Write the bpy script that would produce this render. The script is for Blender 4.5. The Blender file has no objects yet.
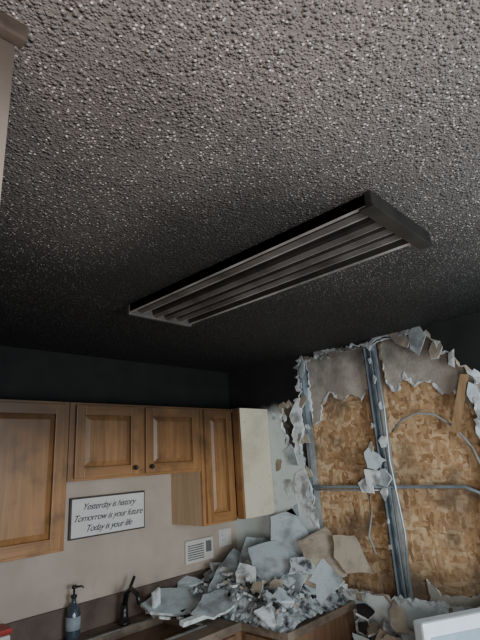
import bpy, bmesh, math, random
from mathutils import Vector, Matrix, Euler
import mathutils.noise as mn
from mathutils.geometry import tessellate_polygon
random.seed(7)
COL = bpy.context.scene.collection

# ---------------------------------------------------------------- materials
class NT:
    def __init__(s, name):
        s.m = bpy.data.materials.new(name); s.m.use_nodes = True
        s.t = s.m.node_tree; s.b = s.t.nodes["Principled BSDF"]
        s.out = s.t.nodes["Material Output"]
    def n(s, typ, **k):
        x = s.t.nodes.new(typ)
        for a, v in k.items():
            setattr(x, a, v)
        return x
    def l(s, a, b): s.t.links.new(a, b)
    def pos(s):
        return s.n("ShaderNodeNewGeometry").outputs["Position"]
    def map(s, scale, vec=None, rot=(0,0,0)):
        m = s.n("ShaderNodeMapping"); m.inputs["Scale"].default_value = scale
        m.inputs["Rotation"].default_value = rot
        s.l(vec if vec else s.pos(), m.inputs["Vector"]); return m.outputs[0]
    def noise(s, scale, detail=4, vec=None, rough=.55, dist=0):
        x = s.n("ShaderNodeTexNoise"); x.inputs["Scale"].default_value = scale
        x.inputs["Detail"].default_value = detail; x.inputs["Roughness"].default_value = rough
        x.inputs["Distortion"].default_value = dist
        s.l(vec if vec else s.pos(), x.inputs["Vector"]); return x.outputs["Fac"]
    def vor(s, scale, vec=None, feature='F1'):
        x = s.n("ShaderNodeTexVoronoi"); x.feature = feature; x.inputs["Scale"].default_value = scale
        s.l(vec if vec else s.pos(), x.inputs["Vector"]); return x
    def ramp(s, fac, stops):
        r = s.n("ShaderNodeValToRGB"); e = r.color_ramp.elements
        while len(e) < len(stops): e.new(.5)
        for el, (p, c) in zip(e, stops):
            el.position = p; el.color = (*c, 1) if len(c) == 3 else c
        s.l(fac, r.inputs[0]); return r.outputs[0]
    def mix(s, fac, a, b, mode='MIX'):
        x = s.n("ShaderNodeMix"); x.data_type = 'RGBA'; x.blend_type = mode
        for v, i in ((fac, 0), (a, 6), (b, 7)):
            if isinstance(v, (int, float)): x.inputs[i].default_value = v
            elif isinstance(v, tuple): x.inputs[i].default_value = (*v, 1)
            else: s.l(v, x.inputs[i])
        return x.outputs[2]
    def math(s, op, a, b=0.0, clamp=False):
        x = s.n("ShaderNodeMath", operation=op); x.use_clamp = clamp
        for i, v in enumerate((a, b)):
            if isinstance(v, (int, float)): x.inputs[i].default_value = v
            else: s.l(v, x.inputs[i])
        return x.outputs[0]
    def mr(s, v, a, b, c=0., d=1.):
        x = s.n("ShaderNodeMapRange"); s.l(v, x.inputs[0])
        for i, q in enumerate((a, b, c, d)): x.inputs[i+1].default_value = q
        x.interpolation_type = 'SMOOTHSTEP'
        return x.outputs[0]
    def sep(s):
        x = s.n("ShaderNodeSeparateXYZ"); s.l(s.pos(), x.inputs[0]); return x.outputs
    def bump(s, h, strength, dist):
        x = s.n("ShaderNodeBump"); x.inputs["Strength"].default_value = strength
        x.inputs["Distance"].default_value = dist; s.l(h, x.inputs["Height"])
        s.l(x.outputs[0], s.b.inputs["Normal"])
    def fin(s, col, rough=.7, spec=.3, metal=0):
        if isinstance(col, tuple): s.b.inputs["Base Color"].default_value = (*col, 1)
        else: s.l(col, s.b.inputs["Base Color"])
        s.b.inputs["Roughness"].default_value = rough
        s.b.inputs["Specular IOR Level"].default_value = spec
        s.b.inputs["Metallic"].default_value = metal
        return s.m

def plain(name, col, rough=.6, spec=.3, metal=0, var=.25, nscale=18):
    s = NT(name); f = s.noise(nscale, 5)
    a = tuple(c*(1-var) for c in col); b = tuple(min(1, c*(1+var)) for c in col)
    c = s.ramp(f, [(.3, a), (.7, b)])
    s.bump(f, .15, .004)
    return s.fin(c, rough, spec, metal)

def mat_ceiling():
    s = NT("sooty_popcorn_ceiling")
    v = s.vor(95); v2 = s.vor(170)
    n = s.noise(120, 3)
    h1 = s.mr(v.outputs["Distance"], .0, .62, 1, 0)
    h2 = s.mr(v2.outputs["Distance"], .0, .6, .45, 0)
    big = s.noise(38, 2)
    h = s.math('MAXIMUM', s.math('MULTIPLY', h1, s.mr(big, .35, .6)), h2)
    h = s.math('ADD', h, s.math('MULTIPLY', n, .35))
    s.bump(h, 1.0, .009)
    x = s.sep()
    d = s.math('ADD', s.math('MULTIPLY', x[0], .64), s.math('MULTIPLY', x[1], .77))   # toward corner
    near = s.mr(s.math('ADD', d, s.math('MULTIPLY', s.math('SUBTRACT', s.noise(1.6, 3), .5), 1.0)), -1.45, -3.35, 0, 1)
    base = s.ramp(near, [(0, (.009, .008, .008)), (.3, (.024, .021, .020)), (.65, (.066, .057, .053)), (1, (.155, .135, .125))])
    sp = s.vor(112, feature='F1')
    sepc = s.n("ShaderNodeSeparateColor"); s.l(sp.outputs["Color"], sepc.inputs[0])
    dot = s.mr(s.math('ADD', sp.outputs["Distance"], s.math('MULTIPLY', s.noise(260, 2), .25)), .28, .48, 1, 0)
    sel = s.mr(s.math('ADD', sepc.outputs[0], s.math('MULTIPLY', s.noise(6, 3), .7)), .66, 1.12)
    speck = s.math('MULTIPLY', dot, sel)
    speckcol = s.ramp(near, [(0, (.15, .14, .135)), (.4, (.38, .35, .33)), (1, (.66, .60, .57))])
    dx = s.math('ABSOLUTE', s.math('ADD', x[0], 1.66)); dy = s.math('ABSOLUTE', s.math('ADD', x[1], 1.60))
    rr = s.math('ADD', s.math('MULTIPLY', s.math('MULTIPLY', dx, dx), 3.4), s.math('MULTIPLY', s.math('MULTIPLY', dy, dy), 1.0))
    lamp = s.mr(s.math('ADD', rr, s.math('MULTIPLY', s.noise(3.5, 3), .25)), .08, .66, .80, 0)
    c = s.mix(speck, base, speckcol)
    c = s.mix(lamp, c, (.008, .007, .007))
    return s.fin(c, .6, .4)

def mat_wall(name, tan, soot_z0, soot_z1, dark=.45):
    s = NT(name); x = s.sep()
    n = s.noise(3.0, 4); fine = s.noise(60, 3)
    base = s.mix(s.mr(n, .3, .7), tuple(c*.82 for c in tan), tan)
    base = s.mix(s.mr(s.noise(9, 5), .55, .75, 0, .35), base, tuple(c*dark for c in tan))
    z = s.math('ADD', x[2], s.math('MULTIPLY', s.math('SUBTRACT', s.noise(4, 4), .5), .16))
    k = s.mr(z, soot_z0, soot_z1)
    soot = s.mix(s.noise(7, 4), (.005, .005, .005), (.018, .018, .017))
    c = s.mix(k, base, soot)
    s.bump(fine, .25, .002)
    return s.fin(c, .75, .2)

def mat_part():
    s = NT("taupe_partition_paint"); x = s.sep()
    c = s.mix(s.mr(s.math('ADD', x[2], s.math('MULTIPLY', s.noise(6, 4), .15)), 2.15, 2.5), (.25, .205, .18), (.08, .063, .052))
    s.bump(s.noise(50, 3), .2, .002)
    return s.fin(c, .7, .2)

def mat_wood(name, light, dark, axis=2, soot=True, gloss=.38):
    s = NT(name)
    sc = [26, 26, 26]; sc[axis] = 1.6
    m = s.map(tuple(sc))
    a = s.noise(1.0, 6, m, .6, .6); b = s.noise(3.2, 4, m, .6)
    f = s.math('ADD', s.math('MULTIPLY', a, .7), s.math('MULTIPLY', b, .3))
    c = s.ramp(f, [(.32, dark), (.5, tuple((p+q)/2 for p, q in zip(light, dark))), (.66, light)])
    if soot:
        x = s.sep()
        z = s.math('ADD', x[2], s.math('MULTIPLY', s.math('SUBTRACT', s.noise(5, 4), .5), .35))
        c = s.mix(s.mr(z, 1.55, 2.15, 0, .86), c, (.035, .022, .014))
        c = s.mix(s.mr(s.noise(6, 5), .50, .72, 0, .5), c, (.05, .03, .018))
    s.bump(f, .12, .002)
    return s.fin(c, gloss, .4)

def mat_osb():
    s = NT("osb_strands")
    def layer(scale, rot):
        m = s.map(scale, rot=rot)
        w = s.n("ShaderNodeVectorMath", operation='ADD'); s.l(m, w.inputs[0])
        nn = s.n("ShaderNodeTexNoise"); nn.inputs["Scale"].default_value = 1.1; nn.inputs["Detail"].default_value = 4; s.l(m, nn.inputs["Vector"])
        s.l(nn.outputs["Color"], w.inputs[1])
        return s.vor(1.0, w.outputs[0])
    v1 = layer((1, 12, 44), (.5, 0, 0)); v2 = layer((1, 44, 13), (.35, 0, 0)); v3 = layer((1, 24, 28), (1, 0, 0))
    def pick(v):
        q = s.n("ShaderNodeSeparateColor"); s.l(v.outputs["Color"], q.inputs[0]); return q.outputs
    p1, p2, p3 = pick(v1), pick(v2), pick(v3)
    stops = [(0, (.26, .14, .062)), (.2, (.39, .23, .112)), (.6, (.49, .315, .17)), (1, (.64, .46, .28))]
    a = s.ramp(p1[0], stops); b = s.ramp(p2[1], stops); c3 = s.ramp(p3[1], stops)
    c = s.mix(s.mr(p3[0], .48, .52), a, b)
    c = s.mix(s.mr(p2[2], .7, .72), c, c3)
    c = s.mix(s.mr(s.noise(40, 6), .48, .75, 0, .6), c, (.16, .085, .04))
    c = s.mix(s.mr(s.noise(4, 6), .48, .68, 0, .75), c, (.09, .065, .048))
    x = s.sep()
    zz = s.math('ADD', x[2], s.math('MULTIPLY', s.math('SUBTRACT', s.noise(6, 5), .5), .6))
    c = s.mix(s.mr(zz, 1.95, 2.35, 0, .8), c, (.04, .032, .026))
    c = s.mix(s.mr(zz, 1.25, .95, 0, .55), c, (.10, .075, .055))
    s.bump(p1[0], .35, .004)
    return s.fin(c, .75, .25)

def mat_gyp(name, col, dirt, dscale=9, amt=.8, deep=.4):
    s = NT(name); n = s.noise(dscale, 6); n2 = s.noise(70, 4)
    c = s.mix(s.mr(n, .42, .66, 0, amt), col, dirt)
    c = s.mix(s.mr(n2, .6, .75, 0, .5), c, tuple(q*deep for q in dirt))
    x = s.sep()
    zz = s.math('ADD', x[2], s.math('MULTIPLY', s.math('SUBTRACT', s.noise(9, 5), .5), .5))
    c = s.mix(s.mr(zz, 2.14, 2.46, 0, .72), c, (.05, .045, .04))
    s.bump(n2, .6, .006)
    return s.fin(c, .9, .1)

M = {}
M['ceil'] = mat_ceiling()
M['wall'] = mat_wall("tan_painted_wall", (.47, .40, .335), 1.96, 2.13, .7)
M['wallr'] = mat_wall("pale_drywall_smoked", (.62, .68, .67), 2.01, 2.13, .3)
M['part'] = mat_part()
M['parttrim'] = plain("sooted_trim_paint", (.08, .06, .048), .6, .2, 0, .4, 15)
M['floor'] = plain("vinyl_floor", (.16, .13, .10), .5)
M['oak'] = mat_wood("honey_oak", (.42, .22, .090), (.22, .10, .036))
M['oakx'] = mat_wood("honey_oak_rail", (.42, .22, .090), (.22, .10, .036), axis=0)
M['oakbase'] = mat_wood("brown_oak_base", (.24, .145, .09), (.13, .07, .04), soot=False)
M['side'] = mat_wood("birch_cabinet_side", (.50, .37, .24), (.38, .26, .15), soot=False)
M['cream'] = mat_gyp("cream_cabinet_panel", (.66, .60, .46), (.40, .34, .25), 3, .6)
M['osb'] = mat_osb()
M['white'] = mat_gyp("torn_gypsum", (.70, .74, .75), (.22, .21, .20), 11, .9)
M['gypface'] = mat_gyp("drywall_sheet_paper", (.50, .57, .60), (.17, .175, .175), 5, .85)
M['gyptan'] = mat_gyp("brown_kraft_board", (.38, .32, .25), (.17, .135, .10), 8, .7)
M['backing'] = mat_gyp("grey_backing_board", (.42, .38, .325), (.21, .18, .15), 5, .7)
M['dust'] = mat_gyp("plaster_rubble", (.44, .48, .50), (.04, .04, .04), 20, .95)
M['batt'] = mat_gyp("charred_insulation", (.035, .033, .03), (.01, .01, .01), 15, .8)
M['cavity'] = mat_gyp("dirty_fibre_insulation", (.16, .145, .12), (.03, .027, .024), 15, .9)
M['steel'] = plain("galvanised_steel", (.36, .43, .48), .4, .5, .6, .3, 12)
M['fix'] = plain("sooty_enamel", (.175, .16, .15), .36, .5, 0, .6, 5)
M['fixmid'] = plain("sooty_enamel_shaded", (.055, .049, .045), .42, .5, 0, .6, 5)  # sooty enamel, half-shade tone for the painted ridge shading
M['fixdark'] = plain("blackened_shaded_metal", (.014, .012, .011), .45, .4, 0, .4, 10)  # blackened pan, also the shade painted on ridge flanks and valleys
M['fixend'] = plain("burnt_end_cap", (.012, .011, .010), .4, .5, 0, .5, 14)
M['black'] = plain("black_plastic", (.012, .012, .013), .35, .5)
M['counter'] = mat_gyp("brown_laminate", (.22, .17, .13), (.10, .08, .062), 6, .8)
M['splash'] = plain("brown_backsplash", (.11, .08, .065), .5, .3, 0, .3, 8)
M['sign'] = plain("sign_white", (.62, .61, .60), .6, .2, 0, .05)
M['ink'] = plain("sign_ink", (.03, .03, .035), .6, .2, 0, .1)
M['signframe'] = plain("sign_frame_dark", (.06, .05, .045), .5)
M['plate'] = plain("almond_plastic", (.60, .58, .54), .4, .4, 0, .06)
M['slot'] = plain("grille_dark", (.14, .14, .14), .6)
M['appl'] = plain("white_enamel", (.66, .73, .78), .35, .4, 0, .12, 6)
M['applgrey'] = plain("grey_enamel", (.30, .38, .44), .35, .4, 0, .2, 6)
M['wire'] = plain("cable_sheath", (.26, .26, .25), .5)
M['stick'] = mat_wood("pine_batten", (.36, .24, .13), (.22, .13, .065), soot=False)
M['glass'] = plain("smoky_bottle", (.05, .065, .085), .15, .6, 0, .3)
M['bottlelabel'] = plain("bottle_label", (.25, .30, .33), .5)
M['red'] = plain("red_plastic", (.35, .04, .03), .4)
M['sinkm'] = plain("sink_steel", (.35, .35, .35), .3, .5, .8, .2)

# ---------------------------------------------------------------- builder
class B:
    def __init__(s, name): s.name = name; s.bm = bmesh.new(); s.mats = []
    def mi(s, k):
        m = M[k]
        if m not in s.mats: s.mats.append(m)
        return s.mats.index(m)
    def box(s, a, b, mat, bev=0.0, rot=None):
        t = bmesh.new(); bmesh.ops.create_cube(t, size=1)
        a, b = Vector(a), Vector(b); c = (a+b)/2; d = b-a
        for v in t.verts: v.co = Vector((v.co.x*d.x, v.co.y*d.y, v.co.z*d.z))
        if bev: bmesh.ops.bevel(t, geom=t.edges[:], offset=bev, segments=2, affect='EDGES', profile=.6)
        mt = Matrix.Translation(c)
        if rot is not None: mt = mt @ Euler(rot).to_matrix().to_4x4()
        t.transform(mt); s.merge(t, mat)
    def merge(s, t, mat, smooth=False):
        i = s.mi(mat)
        vm = {v: s.bm.verts.new(v.co) for v in t.verts}
        for f in t.faces:
            try: nf = s.bm.faces.new([vm[v] for v in f.verts]); nf.material_index = i; nf.smooth = smooth
            except ValueError: pass
        t.free()
    def face(s, pts, mat):
        f = s.bm.faces.new([s.bm.verts.new(p) for p in pts]); f.material_index = s.mi(mat); return f
    def prism(s, pts, vec, mat, edge=None, bend=None):
        vec = Vector(vec); pts = [Vector(p) for p in pts]
        tri = tessellate_polygon([pts])
        lo = [s.bm.verts.new(p) for p in pts]; hi = [s.bm.verts.new(p+vec) for p in pts]
        i = s.mi(mat); e = s.mi(edge or mat)
        for t in tri:
            for vs in (lo, hi):
                try: s.bm.faces.new([vs[k] for k in t]).material_index = i
                except ValueError: pass
        for k in range(len(pts)):
            j = (k+1) % len(pts)
            s.bm.faces.new([lo[k], lo[j], hi[j], hi[k]]).material_index = e
    def tube(s, pts, r, mat, seg=10, caps=True):
        pts = [Vector(p) for p in pts]; rings = []; i = s.mi(mat)
        rs = r if isinstance(r, (list, tuple)) else [r]*len(pts)
        up = Vector((0, 0, 1))
        for k, p in enumerate(pts):
            d = (pts[min(k+1, len(pts)-1)]-pts[max(k-1, 0)]).normalized()
            u = d.cross(up) if abs(d.dot(up)) < .95 else d.cross(Vector((1, 0, 0)))
            u.normalize(); w = d.cross(u)
            rings.append([s.bm.verts.new(p+(u*math.cos(2*math.pi*q/seg)+w*math.sin(2*math.pi*q/seg))*rs[k]) for q in range(seg)])
        for a, b in zip(rings, rings[1:]):
            for q in range(seg):
                f = s.bm.faces.new([a[q], a[(q+1) % seg], b[(q+1) % seg], b[q]]); f.material_index = i; f.smooth = True
        if caps:
            for rr in (rings[0], rings[-1]): s.bm.faces.new(rr).material_index = i
    def done(s, rotz=0, piv=None, clamp=None):
        bmesh.ops.recalc_face_normals(s.bm, faces=s.bm.faces)
        if clamp:
            for v in s.bm.verts: v.co.x = min(v.co.x, clamp[0]); v.co.y = min(v.co.y, clamp[1]); v.co.z = max(v.co.z, clamp[2])
        if piv is not None:
            s.bm.transform(Matrix.Translation(piv) @ Matrix.Rotation(rotz, 4, 'Z'))
        me = bpy.data.meshes.new(s.name)
        xs = [v.co for v in s.bm.verts]
        c = Vector(((min(v.x for v in xs)+max(v.x for v in xs))/2, (min(v.y for v in xs)+max(v.y for v in xs))/2, min(v.z for v in xs)))
        s.bm.transform(Matrix.Translation(-c)); s.bm.to_mesh(me); s.bm.free()
        for m in s.mats: me.materials.append(m)
        o = bpy.data.objects.new(s.name, me); o.location = c; COL.objects.link(o); return o

def rag(pts, step=.015, amp=.006, low=.014, seed=1):
    rnd = random.Random(seed); out = []
    for k in range(len(pts)):
        a = Vector(pts[k]); b = Vector(pts[(k+1) % len(pts)]); n = max(1, int((b-a).length/step))
        d = (b-a); nn = Vector((-d.y, d.x)).normalized() if d.length else Vector((0, 0))
        for q in range(n):
            t = q/n; lo = (rnd.random()-.5)*2*low if q and rnd.random() < .35 else 0
            out.append(a+d*t + nn*(lo+(rnd.random()-.5)*2*amp) + d.normalized()*(rnd.random()-.5)*step*.5)
    return out

# ---------------------------------------------------------------- room shell
H = 2.44
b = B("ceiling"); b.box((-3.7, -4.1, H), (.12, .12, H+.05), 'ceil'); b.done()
b = B("floor"); b.box((-3.7, -4.1, -.05), (.12, .12, 0), 'floor'); b.done()
b = B("wall_back"); b.box((-3.7, 0, 0), (.12, .12, H), 'wall'); b.done()
b = B("wall_left"); b.box((-3.7, -2.03, 0), (-2.475, -1.92, H), 'part'); b.done()
b = B("trim_1"); b.box((-3.7, -2.055, 2.41), (-2.465, -2.031, H-.001), 'parttrim', .004); b.done()

hole = [(-.71,2.40),(-.95,2.42),(-1.16,2.43),(-1.25,2.385),(-1.36,2.42),(-1.49,2.41),(-1.58,2.39),(-1.66,2.37),(-1.70,2.28),(-1.77,2.25),
        (-1.80,2.17),(-1.86,2.08),(-1.82,1.88),(-1.84,1.63),(-1.79,1.39),(-1.77,1.10),(-1.70,.97),(-.86,.97),(-.82,1.12),
        (-.77,1.23),(-.72,1.41),(-.70,1.60),(-.67,1.79),(-.70,1.92),(-.69,2.11)]
hole2 = [(-.54,2.09),(-.62,2.10),(-.64,1.97),(-.60,1.90),(-.62,1.82),(-.60,1.76),(-.57,1.80),(-.56,1.88),(-.53,1.93),(-.51,2.00)]
hr = rag(hole, .018, .004, .020, 3); hr2 = rag(hole2, .014, .005, .012, 4)
b = B("wall_right")
outer = [Vector((0, 0)), Vector((0, H)), Vector((-4.1, H)), Vector((-4.1, 0))]
loops = [outer, hr, hr2]
flat = [p for l in loops for p in l]
tri = tessellate_polygon([[Vector((p.x, p.y, 0)) for p in l] for l in loops])
fr = [b.bm.verts.new((0, p.x, p.y)) for p in flat]; bk = [b.bm.verts.new((.013, p.x, p.y)) for p in flat]
iw, ig = b.mi('wallr'), b.mi('white')
for t in tri:
    for vs in (fr, bk):
        try: b.bm.faces.new([vs[k] for k in t]).material_index = iw
        except ValueError: pass
off = 0
for l in loops:
    n = len(l)
    for k in range(n):
        j = (k+1) % n
        try: b.bm.faces.new([fr[off+k], fr[off+j], bk[off+j], bk[off+k]]).material_index = ig
        except ValueError: pass
    off += n
b.done()

def rim(bd, pts, x, wmin, wmax, seed, mat='white', depth=.012, skip=0.0, liftm=.013):
    n = len(pts); rnd = random.Random(seed)
    area = sum(pts[k].x*pts[(k+1) % n].y-pts[(k+1) % n].x*pts[k].y for k in range(n))
    sg = -1 if area > 0 else 1
    inn, out = [], []; sk = []
    for k in range(n):
        p = pts[k]; q = mn.noise(Vector((p.x*6, p.y*6, seed)))*1.5+mn.noise(Vector((p.x*24, p.y*24, seed)))*.8
        w = wmin+(wmax-wmin)*max(0, min(1, q*.8+.30)); lift = .003+liftm*max(0, mn.noise(Vector((p.x*14, p.y*14, seed+4))))
        d = pts[(k+1) % n]-pts[k-1]; nn = Vector((-d.y, d.x)).normalized()*sg
        o = p+nn*w*(.85+.3*rnd.random()); i = p-nn*(.002+rnd.random()*.008)
        inn.append(bd.bm.verts.new((x+depth, i.x, i.y)))
        m = p+nn*w*.25
        out.append((bd.bm.verts.new((x-lift, m.x-nn.x*lift*.8, m.y-nn.y*lift*.8)), bd.bm.verts.new((x-.0008, o.x, o.y))))
        sk.append(mn.noise(Vector((p.x*8, p.y*8, seed+9))) < -.38+skip)
    mi = bd.mi(mat); mg = bd.mi('gyptan')
    for k in range(n):
        j = (k+1) % n
        if sk[k]: continue
        p = pts[k]; m_ = mg if mn.noise(Vector((p.x*7, p.y*7, seed+20))) > .22 else mi
        for q in ([inn[k], inn[j], out[j][0], out[k][0]], [out[k][0], out[j][0], out[j][1], out[k][1]]):
            try: bd.bm.faces.new(q).material_index = m_
            except ValueError: pass

def shard(bd, c, r, rot, mat, edge='white', n=7, th=.012, seed=0, asp=1.0, jag=1.0, nrm=None):
    rnd = random.Random(seed)
    if nrm is not None:
        rm = Vector(nrm).normalized().to_track_quat('Z', 'Y').to_matrix() @ Matrix.Rotation(math.radians(rot), 3, 'Z')
    else: rm = Euler([math.radians(a) for a in rot]).to_matrix()
    mt = Matrix.Translation(c) @ rm.to_4x4()
    P = []
    for k in range(n):
        a = 2*math.pi*(k+rnd.random()*.7)/n; q = r*(.6+.65*rnd.random())
        P.append(Vector((math.cos(a)*q*asp, math.sin(a)*q)))
    P = rag(P, max(.012, r*.3), min(.004, r*.03)*jag, min(.008, r*.06)*jag, seed+5)
    pts = [mt @ Vector((p.x, p.y, 0)) for p in P]; nv = (mt.to_3x3() @ Vector((0, 0, 1)))*th
    bd.prism(pts, nv, mat, edge)

b = B("torn_drywall_edge")
rim(b, hr, 0, .003, .065, 11); rim(b, hr2, 0, .003, .040, 12)
rnd = random.Random(21)
def scrap(y, z, r, mat=None, x=.002, asp=None, tilt=14):
    mat = mat or rnd.choice(['white', 'white', 'gypface', 'gyptan'])
    shard(b, (x, y, z), r, (90+rnd.uniform(-tilt, tilt), rnd.uniform(-22, 22), 90+rnd.uniform(-10, 10)), mat, n=rnd.choice([4, 5, 6]), th=.010, seed=rnd.randint(0, 9999), asp=asp or rnd.uniform(.4, .9), jag=1.2)
for z in [2.37,2.22,2.12,1.94,1.86,1.66,1.47,1.32]:
    scrap(-.715-rnd.uniform(-.01,.02), z, rnd.uniform(.03,.055))
for z in [2.30,2.18,2.02,1.90,1.36,1.22]:
    scrap(-1.245-rnd.uniform(-.03,.05), z, rnd.uniform(.012,.026))
scrap(-1.20,1.70,.085,'gypface',asp=.8); scrap(-1.17,1.61,.075,'white',asp=1); scrap(-1.25,1.60,.07,'gypface',asp=.8); scrap(-1.13,1.55,.05,asp=1.2); scrap(-1.28,1.80,.04); scrap(-1.24,1.52,.045); scrap(-1.19,1.77,.04,'gyptan')
for (y, z, r, a, m) in [(-.74,2.33,.07,.35,'gypface'),(-1.02,2.385,.05,1.6,'gyptan'),(-1.50,2.39,.05,1.5,'gyptan'),(-1.60,2.36,.09,.7,'gypface'),(-1.69,2.29,.085,.6,'gyptan'),(-1.76,2.22,.06,.5,'white'),(-1.84,2.02,.09,.4,'gypface'),(-1.84,1.80,.07,.45,'gypface'),(-1.82,1.32,.05,.5,'gyptan'),(-.70,1.52,.07,.4,'gypface'),(-.73,1.38,.07,.5,'white')]:
    scrap(y, z, r, m, x=-.006, asp=a, tilt=18)
shard(b, (-.014, -.60, 1.76), .105, 20, 'gypface', n=6, th=.008, seed=42, asp=.6, nrm=(-1, .12, .1)); shard(b, (-.008, -.665, 2.03), .07, 80, 'white', n=5, th=.007, seed=47, asp=1.5, nrm=(-1, -.1, .05))
shard(b, (-.010, -.64, 1.58), .08, 60, 'white', n=6, th=.008, seed=45, asp=1.3, nrm=(-1, .05, .15))
for (y, z, r, m) in [(-.46,1.70,.05,'gyptan'),(-.52,1.56,.06,'white'),(-.60,1.50,.05,'white'),(-.55,2.02,.03,'white'),(-.68,1.86,.03,'gyptan'),(-.45,2.04,.04,'white'),(-.58,1.40,.05,'gypface'),(-.66,1.45,.04,'white')]:
    shard(b, (-.0035, y, z), r, (90, 0, 90), m, n=7, th=.003, seed=int(abs(y*z)*1000), asp=.7, jag=1.5)
b.done()

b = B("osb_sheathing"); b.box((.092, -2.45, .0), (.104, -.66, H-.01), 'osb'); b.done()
b = B("charred_insulation_batt"); b.box((.03, -.655, .0), (.10, -.40, 2.3), 'cavity', .01); b.done()
b = B("backing_board")
p1 = rag([(-.735,2.41),(-1.19,2.42),(-1.21,2.16),(-1.13,2.08),(-1.06,2.13),(-1.0,2.10),(-.90,2.16),(-.84,2.10),(-.80,1.98),(-.74,1.96)], .02, .006, .015, 5)
p2 = rag([(-1.32,2.43),(-1.60,2.42),(-1.72,2.32),(-1.82,2.20),(-1.86,2.02),(-1.82,1.93),(-1.74,2.05),(-1.66,2.04),(-1.60,2.13),(-1.50,2.12),(-1.44,2.21),(-1.38,2.10),(-1.32,2.16)], .02, .006, .015, 6)
p3 = rag([(-1.38,1.06),(-1.45,.99),(-1.60,1.00),(-1.74,1.07),(-1.75,.0),(-1.38,.0)], .02, .006, .012, 9)
for p in (p1, p2, p3):
    b.prism([(.075, q.x, q.y) for q in p], (.014, 0, 0), 'backing', 'white')
for p in (p1, p2): rim(b, p, .073, .001, .026, 13, depth=.002, skip=.15, liftm=.008)
b.done()

def cstud(bd, y0, z0, y1, z1, w=.036):
    for dy, t in ((0, .003), (w, .003)):
        bd.prism([(.016, y0-dy, z0), (.016, y0-dy-t, z0), (.016, y1-dy-t, z1), (.016, y1-dy, z1)], (.07, 0, 0), 'steel')
    bd.prism([(.016, y0, z0), (.016, y0-.012, z0), (.016, y1-.012, z1), (.016, y1, z1)], (.002, 0, 0), 'steel')
    bd.prism([(.016, y0-w+.010, z0), (.016, y0-w-.003, z0), (.016, y1-w-.003, z1), (.016, y1-w+.010, z1)], (.002, 0, 0), 'steel')
    bd.prism([(.080, y0, z0), (.080, y0-w, z0), (.080, y1-w, z1), (.080, y1, z1)], (.002, 0, 0), 'steel')
b = B("steel_wall_framing")
cstud(b, -.70, 2.42, -.705, .0, .02); cstud(b, -1.225, 2.43, -1.225, .0, .055)
b.tube([(.022, -.66, 1.555), (.022, -1.0, 1.552), (.022, -1.3, 1.548), (.022, -1.70, 1.545), (.022, -1.80, 1.50), (.022, -1.86, 1.40)], .009, 'steel')
b.tube([(.030, -.72, 1.535), (.030, -1.24, 1.53)], .005, 'steel')
b.tube([(.01, -1.30, 2.36), (.01, -1.315, 2.0), (.012, -1.30, 1.7), (.01, -1.33, 1.3), (.01, -1.30, .98)], .006, 'steel')
b.done()
b = B("electrical_cable")
pts = [(-1.34,1.86),(-1.42,1.92),(-1.52,1.95),(-1.61,1.93),(-1.70,1.85),(-1.77,1.74),(-1.81,1.62)]
b.tube([(.02-.02*math.sin(i), y, z) for i, (y, z) in enumerate(pts)], .007, 'wire')
b.tube([(.03, -1.12, 1.50), (.0, -1.14, 1.40), (-.01, -1.11, 1.28), (.01, -1.13, 1.18)], .006, 'wire'); b.done()
b = B("wood_batten")
b.prism([(-.004, -1.835, 2.12), (-.004, -1.795, 2.13), (-.004, -1.685, 1.83), (-.004, -1.725, 1.82)], (.018, 0, 0), 'stick'); b.done()

# ---------------------------------------------------------------- wall cabinets
ZT = 2.10
def door_y(bd, x0, x1, z0, z1, y, knob=None):
    st = .052; t = .019
    bd.box((x0, y-t, z0), (x0+st, y, z1), 'oak', .003); bd.box((x1-st, y-t, z0), (x1, y, z1), 'oak', .003)
    bd.box((x0+st, y-t, z0), (x1-st, y, z0+st), 'oakx', .003); bd.box((x0+st, y-t, z1-st), (x1-st, y, z1), 'oakx', .003)
    a0, a1, c0, c1 = x0+st, x1-st, z0+st, z1-st; g = .028
    yb = y-.002; yf = y-.015
    o = [(a0, yb, c0), (a1, yb, c0), (a1, yb, c1), (a0, yb, c1)]
    i = [(a0+g, yf, c0+g), (a1-g, yf, c0+g), (a1-g, yf, c1-g), (a0+g, yf, c1-g)]
    for k in range(4): bd.face([o[k], o[(k+1) % 4], i[(k+1) % 4], i[k]], 'oak')
    bd.face(i, 'oak')
    if knob:
        bd.tube([(knob, y-t, z0+.035), (knob, y-t-.012, z0+.035), (knob, y-t-.016, z0+.035), (knob, y-t-.026, z0+.035)], [.006, .006, .014, .010], 'black', 12)
def cab_y(name, x0, x1, z0, z1, doors, y=-.30):
    b = B(name); t = .016
    b.box((x0, y, z0), (x0+t, -.002, z1), 'side'); b.box((x1-t, y, z0), (x1, -.002, z1), 'side')
    b.box((x0+t, y, z0+.02), (x1-t, -.002, z0+.034), 'side'); b.box((x0+t, y, z1-t), (x1-t, -.002, z1), 'side')
    b.box((x0+t, -.012, z0), (x1-t, -.002, z1), 'side')
    f = y-.019
    b.box((x0, f, z0), (x0+.04, y, z1), 'oak', .002); b.box((x1-.04, f, z0), (x1, y, z1), 'oak', .002)
    b.box((x0+.04, f, z0), (x1-.04, y, z0+.035), 'oakx', .002); b.box((x0+.04, f, z1-.035), (x1-.04, y, z1), 'oakx', .002)
    if len(doors) > 1:
        m = (doors[0][1]+doors[1][0])/2; b.box((m-.03, f, z0+.035), (m+.03, y, z1-.035), 'oak', .002)
    for d in doors: door_y(b, d[0], d[1], z0+.014, z1-.014, f, d[2])
    return b.done()
cab_y("kitchen_wall_cabinet", -2.42, -1.502, 1.385, ZT, [(-2.40, -1.975, None), (-1.96, -1.53, None)])
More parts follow.
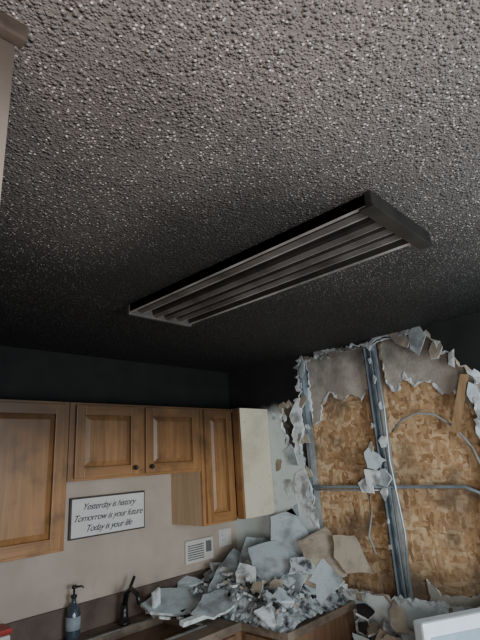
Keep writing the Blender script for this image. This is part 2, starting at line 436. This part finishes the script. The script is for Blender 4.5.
cab_y("kitchen_wall_cabinet", -1.498, -.602, 1.70, ZT, [(-1.47, -1.085, -1.115), (-1.035, -.63, -1.005)])
cab_y("kitchen_wall_cabinet", -.598, -.302, 1.375, ZT, [(-.575, -.325, None)])
b = B("corner_wall_cabinet")
b.box((-.296, -.395, 1.385), (-.003, -.380, ZT), 'cream'); b.box((-.296, -.380, ZT-.016), (-.003, -.01, ZT), 'cream')
b.box((-.012, -.380, 1.385), (-.003, -.01, ZT-.02), 'cream'); b.box((-.296, -.380, 1.385), (-.01, -.01, 1.400), 'cream')
b.box((-.318, -.396, 1.385), (-.299, -.340, ZT), 'oak', .002)
b.done()

# ---------------------------------------------------------------- base cabinets + counter
CT = .92
b = B("kitchen_base_cabinet")
b.box((-2.42, -.60, .10), (-.01, -.005, CT-.04), 'oakbase'); b.box((-.60, -.93, .10), (-.01, -.60, CT-.04), 'oakbase')
b.box((-2.42, -.54, 0), (-.01, -.005, .10), 'black'); b.box((-.54, -.90, 0), (-.01, -.54, .10), 'black')
x = -2.40
for k in range(4):
    b.box((x, -.618, .12), (x+.42, -.60, .68), 'oakbase', .004); b.box((x+.05, -.622, .17), (x+.37, -.617, .63), 'oakbase', .003)
    b.box((x, -.618, .70), (x+.42, -.60, .86), 'oakbase', .004); x += .44
b.box((-.618, -.91, .12), (-.60, -.64, .86), 'oakbase', .004)
b.box((-.60, -.945, .0), (-.01, -.931, CT-.04), 'oakbase', .002)
b.done()
b = B("countertop")
SX0, SX1, SY0, SY1 = -1.35, -.80, -.52, -.16
b.box((-2.42, -.64, CT-.04), (SX0, 0-.003, CT), 'counter', .004); b.box((SX1, -.64, CT-.04), (-.003, -.003, CT), 'counter', .004)
b.box((SX0, -.64, CT-.04), (SX1, SY0, CT), 'counter'); b.box((SX0, SY1, CT-.04), (SX1, -.003, CT), 'counter')
b.box((-.64, -.96, CT-.04), (-.003, -.64, CT), 'counter', .004)
b.done()
b = B("counter_backsplash"); b.box((-2.42, -.022, CT+.001), (-.003, -.003, CT+.14), 'splash', .003); b.done()
b = B("kitchen_sink")   # rim round the cut-out with a shallow steel pan
z1 = CT+.006
for a, c in (((SX0-.012, SY0-.012), (SX1+.012, SY0+.012)), ((SX0-.012, SY1-.012), (SX1+.012, SY1+.012)), ((SX0-.012, SY0), (SX0+.012, SY1)), ((SX1-.012, SY0), (SX1+.012, SY1))):
    b.box((a[0], a[1], CT+.0005), (c[0], c[1], z1), 'sinkm', .002)
b.done()

b = B("kitchen_faucet")
fx, fy = -1.02, -.10
b.tube([(fx, fy, CT), (fx, fy, CT+.012), (fx, fy, CT+.013), (fx, fy, CT+.06), (fx, fy, CT+.10)], [.032, .032, .022, .020, .020], 'black', 14)
b.tube([(fx, fy, CT+.09), (fx-.01, fy-.03, CT+.16), (fx-.015, fy-.09, CT+.19), (fx-.02, fy-.16, CT+.17), (fx-.02, fy-.18, CT+.13)], [.014, .013, .013, .013, .014], 'black', 12)
b.tube([(fx, fy, CT+.10), (fx+.02, fy+.0, CT+.14), (fx+.06, fy-.01, CT+.23)], [.016, .010, .008], 'black', 10)
b.done()
b = B("soap_bottle")
sx, sy = -1.31, -.07; zz = CT
b.tube([(sx, sy, zz+q) for q in (0, .004, .02, .10, .14, .165, .172, .19)], [.026, .036, .038, .038, .032, .015, .012, .012], 'glass', 16)
b.tube([(sx, sy, zz+q) for q in (.045, .046, .105, .106)], [.0375, .0388, .0388, .0375], 'bottlelabel', 16)
b.tube([(sx, sy, zz+q) for q in (.19, .191, .204, .205, .235)], [.012, .016, .016, .005, .005], 'black', 12)
b.tube([(sx, sy, zz+.235), (sx, sy, zz+.25)], [.014, .011], 'black', 12)
b.tube([(sx, sy, zz+.242), (sx+.035, sy-.02, zz+.240), (sx+.042, sy-.024, zz+.232)], [.006, .005, .004], 'black', 8)
b.done()
b = B("dish_bin")
b.box((-1.84, -.16, CT), (-1.66, -.05, CT+.13), 'plate', .012); b.box((-1.845, -.165, CT+.132), (-1.655, -.045, CT+.158), 'red', .008)
b.done()

# ---------------------------------------------------------------- things on the back wall
b = B("quote_sign")
b.box((-1.325, -.020, 1.385), (-.825, -.002, 1.605), 'signframe', .002)
b.box((-1.316, -.024, 1.394), (-.834, -.018, 1.596), 'sign', .001)
sg = b.done()
for i, (txt, zz) in enumerate([("Yesterday is history", 1.535), ("Tomorrow is your future", 1.475), ("Today is your life", 1.418)]):
    c = bpy.data.curves.new("quote_line_%d" % (i+1), 'FONT'); c.body = txt; c.size = .050; c.shear = .5; c.align_x = 'CENTER'; c.extrude = .0006; c.offset = 0
    c.space_character = .90
    o = bpy.data.objects.new("quote_line_%d" % (i+1), c); c.materials.append(M['ink']); COL.objects.link(o)
    o.parent = sg; o.matrix_parent_inverse = Matrix.Identity(4)
    o.location = Vector((-1.08, -.0252, zz))-sg.location; o.rotation_euler = (math.pi/2, 0, 0)
b = B("wall_intercom")
b.box((-.50, -.022, 1.115), (-.255, -.002, 1.255), 'plate', .004)
for k in range(7): b.box((-.485, -.0245, 1.135+k*.014), (-.345, -.021, 1.142+k*.014), 'slot')
b.box((-.325, -.0245, 1.165), (-.275, -.021, 1.235), 'slot', .001); b.box((-.325, -.026, 1.130), (-.275, -.021, 1.150), 'plate', .002)
b.done()
b = B("wall_outlet")
b.box((-.185, -.008, 1.17), (-.06, -.002, 1.285), 'plate', .003)
b.box((-.170, -.011, 1.195), (-.136, -.007, 1.262), 'sign', .002); b.box((-.108, -.011, 1.195), (-.074, -.007, 1.262), 'sign', .002)
for zc in (1.212, 1.245):
    b.box((-.160, -.0120, zc-.006), (-.157, -.0105, zc+.006), 'slot'); b.box((-.149, -.0120, zc-.006), (-.146, -.0105, zc+.006), 'slot')
b.box((-.097, -.016, 1.222), (-.085, -.010, 1.242), 'plate', .001)
b.done()

# ---------------------------------------------------------------- fluorescent fixture (diffuser burnt away)
b = B("fluorescent_ceiling_fixture")
X0, X1, Y0, Y1 = -1.583, -1.235, -2.16, -1.0
zt = H-.001
prof, tone = [], []
def add(p, t=None):
    if t is not None: tone.append(t)
    prof.append(p)
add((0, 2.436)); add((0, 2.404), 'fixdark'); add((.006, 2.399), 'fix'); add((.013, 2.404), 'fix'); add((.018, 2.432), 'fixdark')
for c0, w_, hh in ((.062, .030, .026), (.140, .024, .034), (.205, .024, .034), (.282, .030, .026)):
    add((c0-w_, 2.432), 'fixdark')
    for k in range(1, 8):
        a_ = math.pi*k/8; add((c0-w_*math.cos(a_), 2.432-hh*math.sin(a_)), ['fixdark', 'fixdark', 'fixmid', 'fixmid', 'fix', 'fix', 'fixmid'][k-1])  # shading painted across each ridge: one flank dark, the other light
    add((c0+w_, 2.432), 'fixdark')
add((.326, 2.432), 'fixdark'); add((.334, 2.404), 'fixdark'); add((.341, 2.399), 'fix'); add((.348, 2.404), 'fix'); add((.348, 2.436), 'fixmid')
for k in range(len(prof)-1):
    (a, za), (c, zc) = prof[k], prof[k+1]
    b.prism([(X0+a, Y0, za), (X0+c, Y0, zc), (X0+c, Y0, zc+.002), (X0+a, Y0, za+.002)], (0, Y1-Y0, 0), tone[k])
b.box((X0+.01, Y0+.01, 2.434), (X1-.01, Y1-.01, zt), 'fixdark')
b.box((X0-.010, Y0-.020, 2.392), (X1+.035, Y0+.002, zt), 'fixend', .004)
b.box((X0-.012, Y0-.024, 2.388), (X1+.037, Y0+.020, 2.393), 'fixend', .001)
b.box((X0-.004, Y1, 2.392), (X1+.006, Y1+.022, zt), 'fixmid', .006)
b.done()

# ---------------------------------------------------------------- rubble
b = B("drywall_rubble_pile")
gx, gy = 46, 46; V = []
x0, x1, y0, y1 = -.66, -.03, -.955, -.03
def pileh(u, v): return .02+.11*max(0, math.sin(math.pi*min(1, .18+u*.60)))*max(0, math.sin(math.pi*min(1, v*.75+.14)))
for j in range(gy+1):
    for i in range(gx+1):
        u, v = i/gx, j/gy; X = x0+(x1-x0)*u; Y = y0+(y1-y0)*v
        hgt = pileh(u, v)*min(1, min(u*5, v*6, 1)+.05)
        hgt += .03*mn.noise(Vector((X*9, Y*9, 0)))+.02*mn.noise(Vector((X*25, Y*25, 3)))+.012*mn.noise(Vector((X*60, Y*60, 3)))
        V.append(b.bm.verts.new((X, Y, CT+.002+max(0, hgt))))
mi = b.mi('dust')
for j in range(gy):
    for i in range(gx):
        q = j*(gx+1)+i
        b.bm.faces.new([V[q], V[q+1], V[q+gx+2], V[q+gx+1]]).material_index = mi
rnd = random.Random(5)
big = [((-.15,-.44,1.14),.20,25,(-.6,-.35,.75),'gypface',1.3), ((-.09,-.62,1.21),.17,-35,(-.85,-.3,.5),'gypface',1.5), ((-.10,-.84,1.16),.17,70,(-.7,-.5,.5),'gyptan',1.1),
       ((-.08,-1.00,1.17),.13,20,(-.9,-.3,.25),'gyptan',1.1), ((-.34,-.34,1.05),.19,40,(-.2,-.4,.9),'gypface',1.4), ((-.28,-.64,1.10),.19,-30,(-.4,-.35,.85),'gypface',1.4),
       ((-.50,-.42,1.00),.16,10,(-.3,-.25,.95),'gypface',1.5), ((-.42,-.72,1.00),.15,60,(-.4,-.4,.85),'gypface',1.4), ((-.24,-.18,1.06),.14,0,(-.2,-.5,.85),'white',1.4),
       ((-.54,-.18,.98),.15,0,(-.05,-.3,.95),'gypface',1.7), ((-.18,-.90,1.05),.15,50,(-.7,-.3,.65),'gypface',1.2),
       ((-.10,-.30,1.13),.11,0,(-.6,-.5,.6),'white',1.2), ((-.55,-.82,.96),.10,30,(-.3,-.4,.85),'white',1.4), ((-.20,-.76,1.13),.12,0,(-.35,-.6,.7),'dust',1.5)]
for k, (c, r, e, nr, m, a) in enumerate(big): shard(b, c, r, e, m, seed=100+k, asp=a, n=rnd.choice([4, 5, 5]), nrm=nr, th=.014)
for k in range(24):
    u, v = rnd.random(), rnd.random()
    m = rnd.choice(['white', 'gypface', 'gypface', 'dust', 'dust', 'gyptan'])
    shard(b, (-.60+.50*u, -.90+.84*v, CT+pileh(u, v)+rnd.uniform(.02, .06)), rnd.uniform(.03, .07), rnd.uniform(0, 360), m, edge=rnd.choice(['white', m]), seed=k+300, asp=rnd.uniform(.8, 1.6), n=rnd.choice([4, 5, 6]), th=.013,
          nrm=(rnd.uniform(-.7, .1), rnd.uniform(-.7, .1), rnd.uniform(.6, .9)))
for k in range(190):
    u, v = rnd.random(), rnd.random()
    m = rnd.choice(['white', 'gypface', 'batt', 'dust', 'dust', 'gyptan'])
    shard(b, (-.64+.60*u, -.94+.89*v, CT+pileh(u, v)+rnd.uniform(.0, .04)), rnd.uniform(.008, .022), rnd.uniform(0, 360), m, edge=m, seed=k+500, asp=rnd.uniform(.8, 1.5), n=5, th=.012,
          nrm=(rnd.uniform(-.9, .5), rnd.uniform(-.9, .5), .7))
shard(b, (-.72, -.24, .975), .19, 8, 'gypface', seed=900, asp=1.25, n=6, nrm=(-.05, -.25, 1)); shard(b, (-.66, -.46, .985), .13, 40, 'gypface', seed=903, asp=1.5, n=5, nrm=(-.15, -.3, .9))
for k in range(34): shard(b, (rnd.uniform(-.90, -.6), rnd.uniform(-.5, -.06), .945), rnd.uniform(.010, .034), rnd.uniform(0, 360), rnd.choice(['white', 'gypface', 'batt', 'gyptan']), seed=950+k, asp=1.3, n=5, nrm=(rnd.uniform(-.6, .2), rnd.uniform(-.6, .2), .8))
b.box((-.93, -.50, .945), (-.60, -.465, .968), 'white', .002, rot=(.2, .02, .05)); b.box((-.91, -.215, .935), (-.85, -.200, 1.08), 'white', .002, rot=(.2, -.25, .2))
for v in b.bm.verts: v.co.x = max(v.co.x, -.945)
b.done(clamp=(-.032, -.026, CT+.001))
b = B("fallen_rubble_heap")
rnd = random.Random(9)
gx, gy = 20, 24; V = []
for j in range(gy+1):
    for i in range(gx+1):
        u, v = i/gx, j/gy; X = -.6+.56*u; Y = -1.36+.38*v
        hgt = .15+.66*u**.7+.05*mn.noise(Vector((X*9, Y*9, 0)))+.02*mn.noise(Vector((X*40, Y*40, 3)))
        V.append(b.bm.verts.new((X, Y, max(0.0, hgt*min(1, u*4)))))
for j in range(gy):
    for i in range(gx):
        q = j*(gx+1)+i
        b.bm.faces.new([V[q], V[q+1], V[q+gx+2], V[q+gx+1]]).material_index = b.mi('dust')
for k in range(50):
    u = rnd.random(); X = -.5+.42*u; Y = rnd.uniform(-1.32, -1.05)
    shard(b, (X, Y, .17+.68*u**.7+rnd.uniform(0, .07)), rnd.uniform(.03, .09), rnd.uniform(0, 360), rnd.choice(['gypface', 'gyptan', 'gyptan', 'batt', 'dust']), edge='white', seed=k+700, asp=1.3, n=6, nrm=(rnd.uniform(-1, .1), rnd.uniform(-.8, .2), .6))
for v in b.bm.verts: v.co.y = min(v.co.y, -.965)
b.done(clamp=(-.036, 0, 0))

# ---------------------------------------------------------------- white range, dragged out and turned
b = B("kitchen_range")
b.box((0, -.64, .02), (.70, -.01, .89), 'appl', .008); b.box((-.005, -.645, .892), (.705, -.005, .915), 'appl', .006)
b.box((0, -.07, .916), (.70, -.005, 1.105), 'appl', .012); b.box((.03, -.074, .95), (.67, -.069, 1.055), 'applgrey', .002)
b.box((.28, -.077, .975), (.42, -.073, 1.03), 'black', .001)
for kx in (.08, .16, .54, .62): b.tube([(kx, -.073, 1.0), (kx, -.098, 1.0)], [.020, .016], 'black', 14)
b.box((.04, -.655, .25), (.66, -.64, .78), 'black', .004); b.tube([(.05, -.69, .82), (.65, -.69, .82)], .012, 'applgrey')
for fx_ in (.05, .65):
    b.box((fx_-.012, -.69, .812), (fx_+.012, -.64, .828), 'applgrey')
    for fy_ in (-.60, -.06): b.box((fx_-.02, fy_-.02, 0), (fx_+.02, fy_+.02, .02), 'black')
for cx, cy in ((.18, -.20), (.52, -.20), (.18, -.48), (.52, -.48)):
    for r in (.03, .055, .08):
        b.tube([(cx+r*math.cos(a*math.pi/8), cy+r*math.sin(a*math.pi/8), .922) for a in range(17)], .006, 'black', 6)
b.done(rotz=math.atan2(-.15, .27), piv=(-.70, -1.655, 0))

# ---------------------------------------------------------------- lights
def area(name, loc, tgt, size, power, col):
    l = bpy.data.lights.new(name, 'AREA'); l.size = size; l.energy = power; l.color = col
    o = bpy.data.objects.new(name, l); COL.objects.link(o); o.location = loc
    o.rotation_euler = (Vector(tgt)-Vector(loc)).to_track_quat('-Z', 'Y').to_euler(); return o
area("window_daylight", (-1.5, -3.7, 1.5), (-.2, -.9, 1.25), 1.0, 62, (.82, .93, 1.0))
area("phone_flash", (-2.62, -2.80, 1.62), (-1.9, -2.0, 2.2), .10, 8.5, (1, .94, .90))
area("room_bounce_lamp", (-3.2, -3.2, 1.0), (-1.2, -.2, 1.3), .8, 29, (1, .92, .84))
w = bpy.data.worlds.new("dim_interior"); bpy.context.scene.world = w; w.use_nodes = True
bg = w.node_tree.nodes["Background"]; bg.inputs[0].default_value = (.75, .85, 1, 1); bg.inputs[1].default_value = .12

# ---------------------------------------------------------------- camera (fitted)
yaw, pit, rol, f = math.radians(46.983), math.radians(16.656), math.radians(-3.683), 468.55
h = Vector((math.sin(yaw), math.cos(yaw), 0)); r = Vector((math.cos(yaw), -math.sin(yaw), 0)); z = Vector((0, 0, 1))
fw = h*math.cos(pit)+z*math.sin(pit); up = -h*math.sin(pit)+z*math.cos(pit)
r2 = r*math.cos(rol)+up*math.sin(rol); u2 = -r*math.sin(rol)+up*math.cos(rol)
cam = bpy.data.cameras.new("camera"); co = bpy.data.objects.new("camera", cam); COL.objects.link(co)
mt = Matrix((r2, u2, -fw)).transposed().to_4x4(); mt.translation = Vector((-2.6795, -2.6766, 1.7509)); co.matrix_world = mt
cam.sensor_fit = 'VERTICAL'; cam.sensor_height = 24; cam.lens = f*24/640; cam.clip_start = .02
bpy.context.scene.camera = co
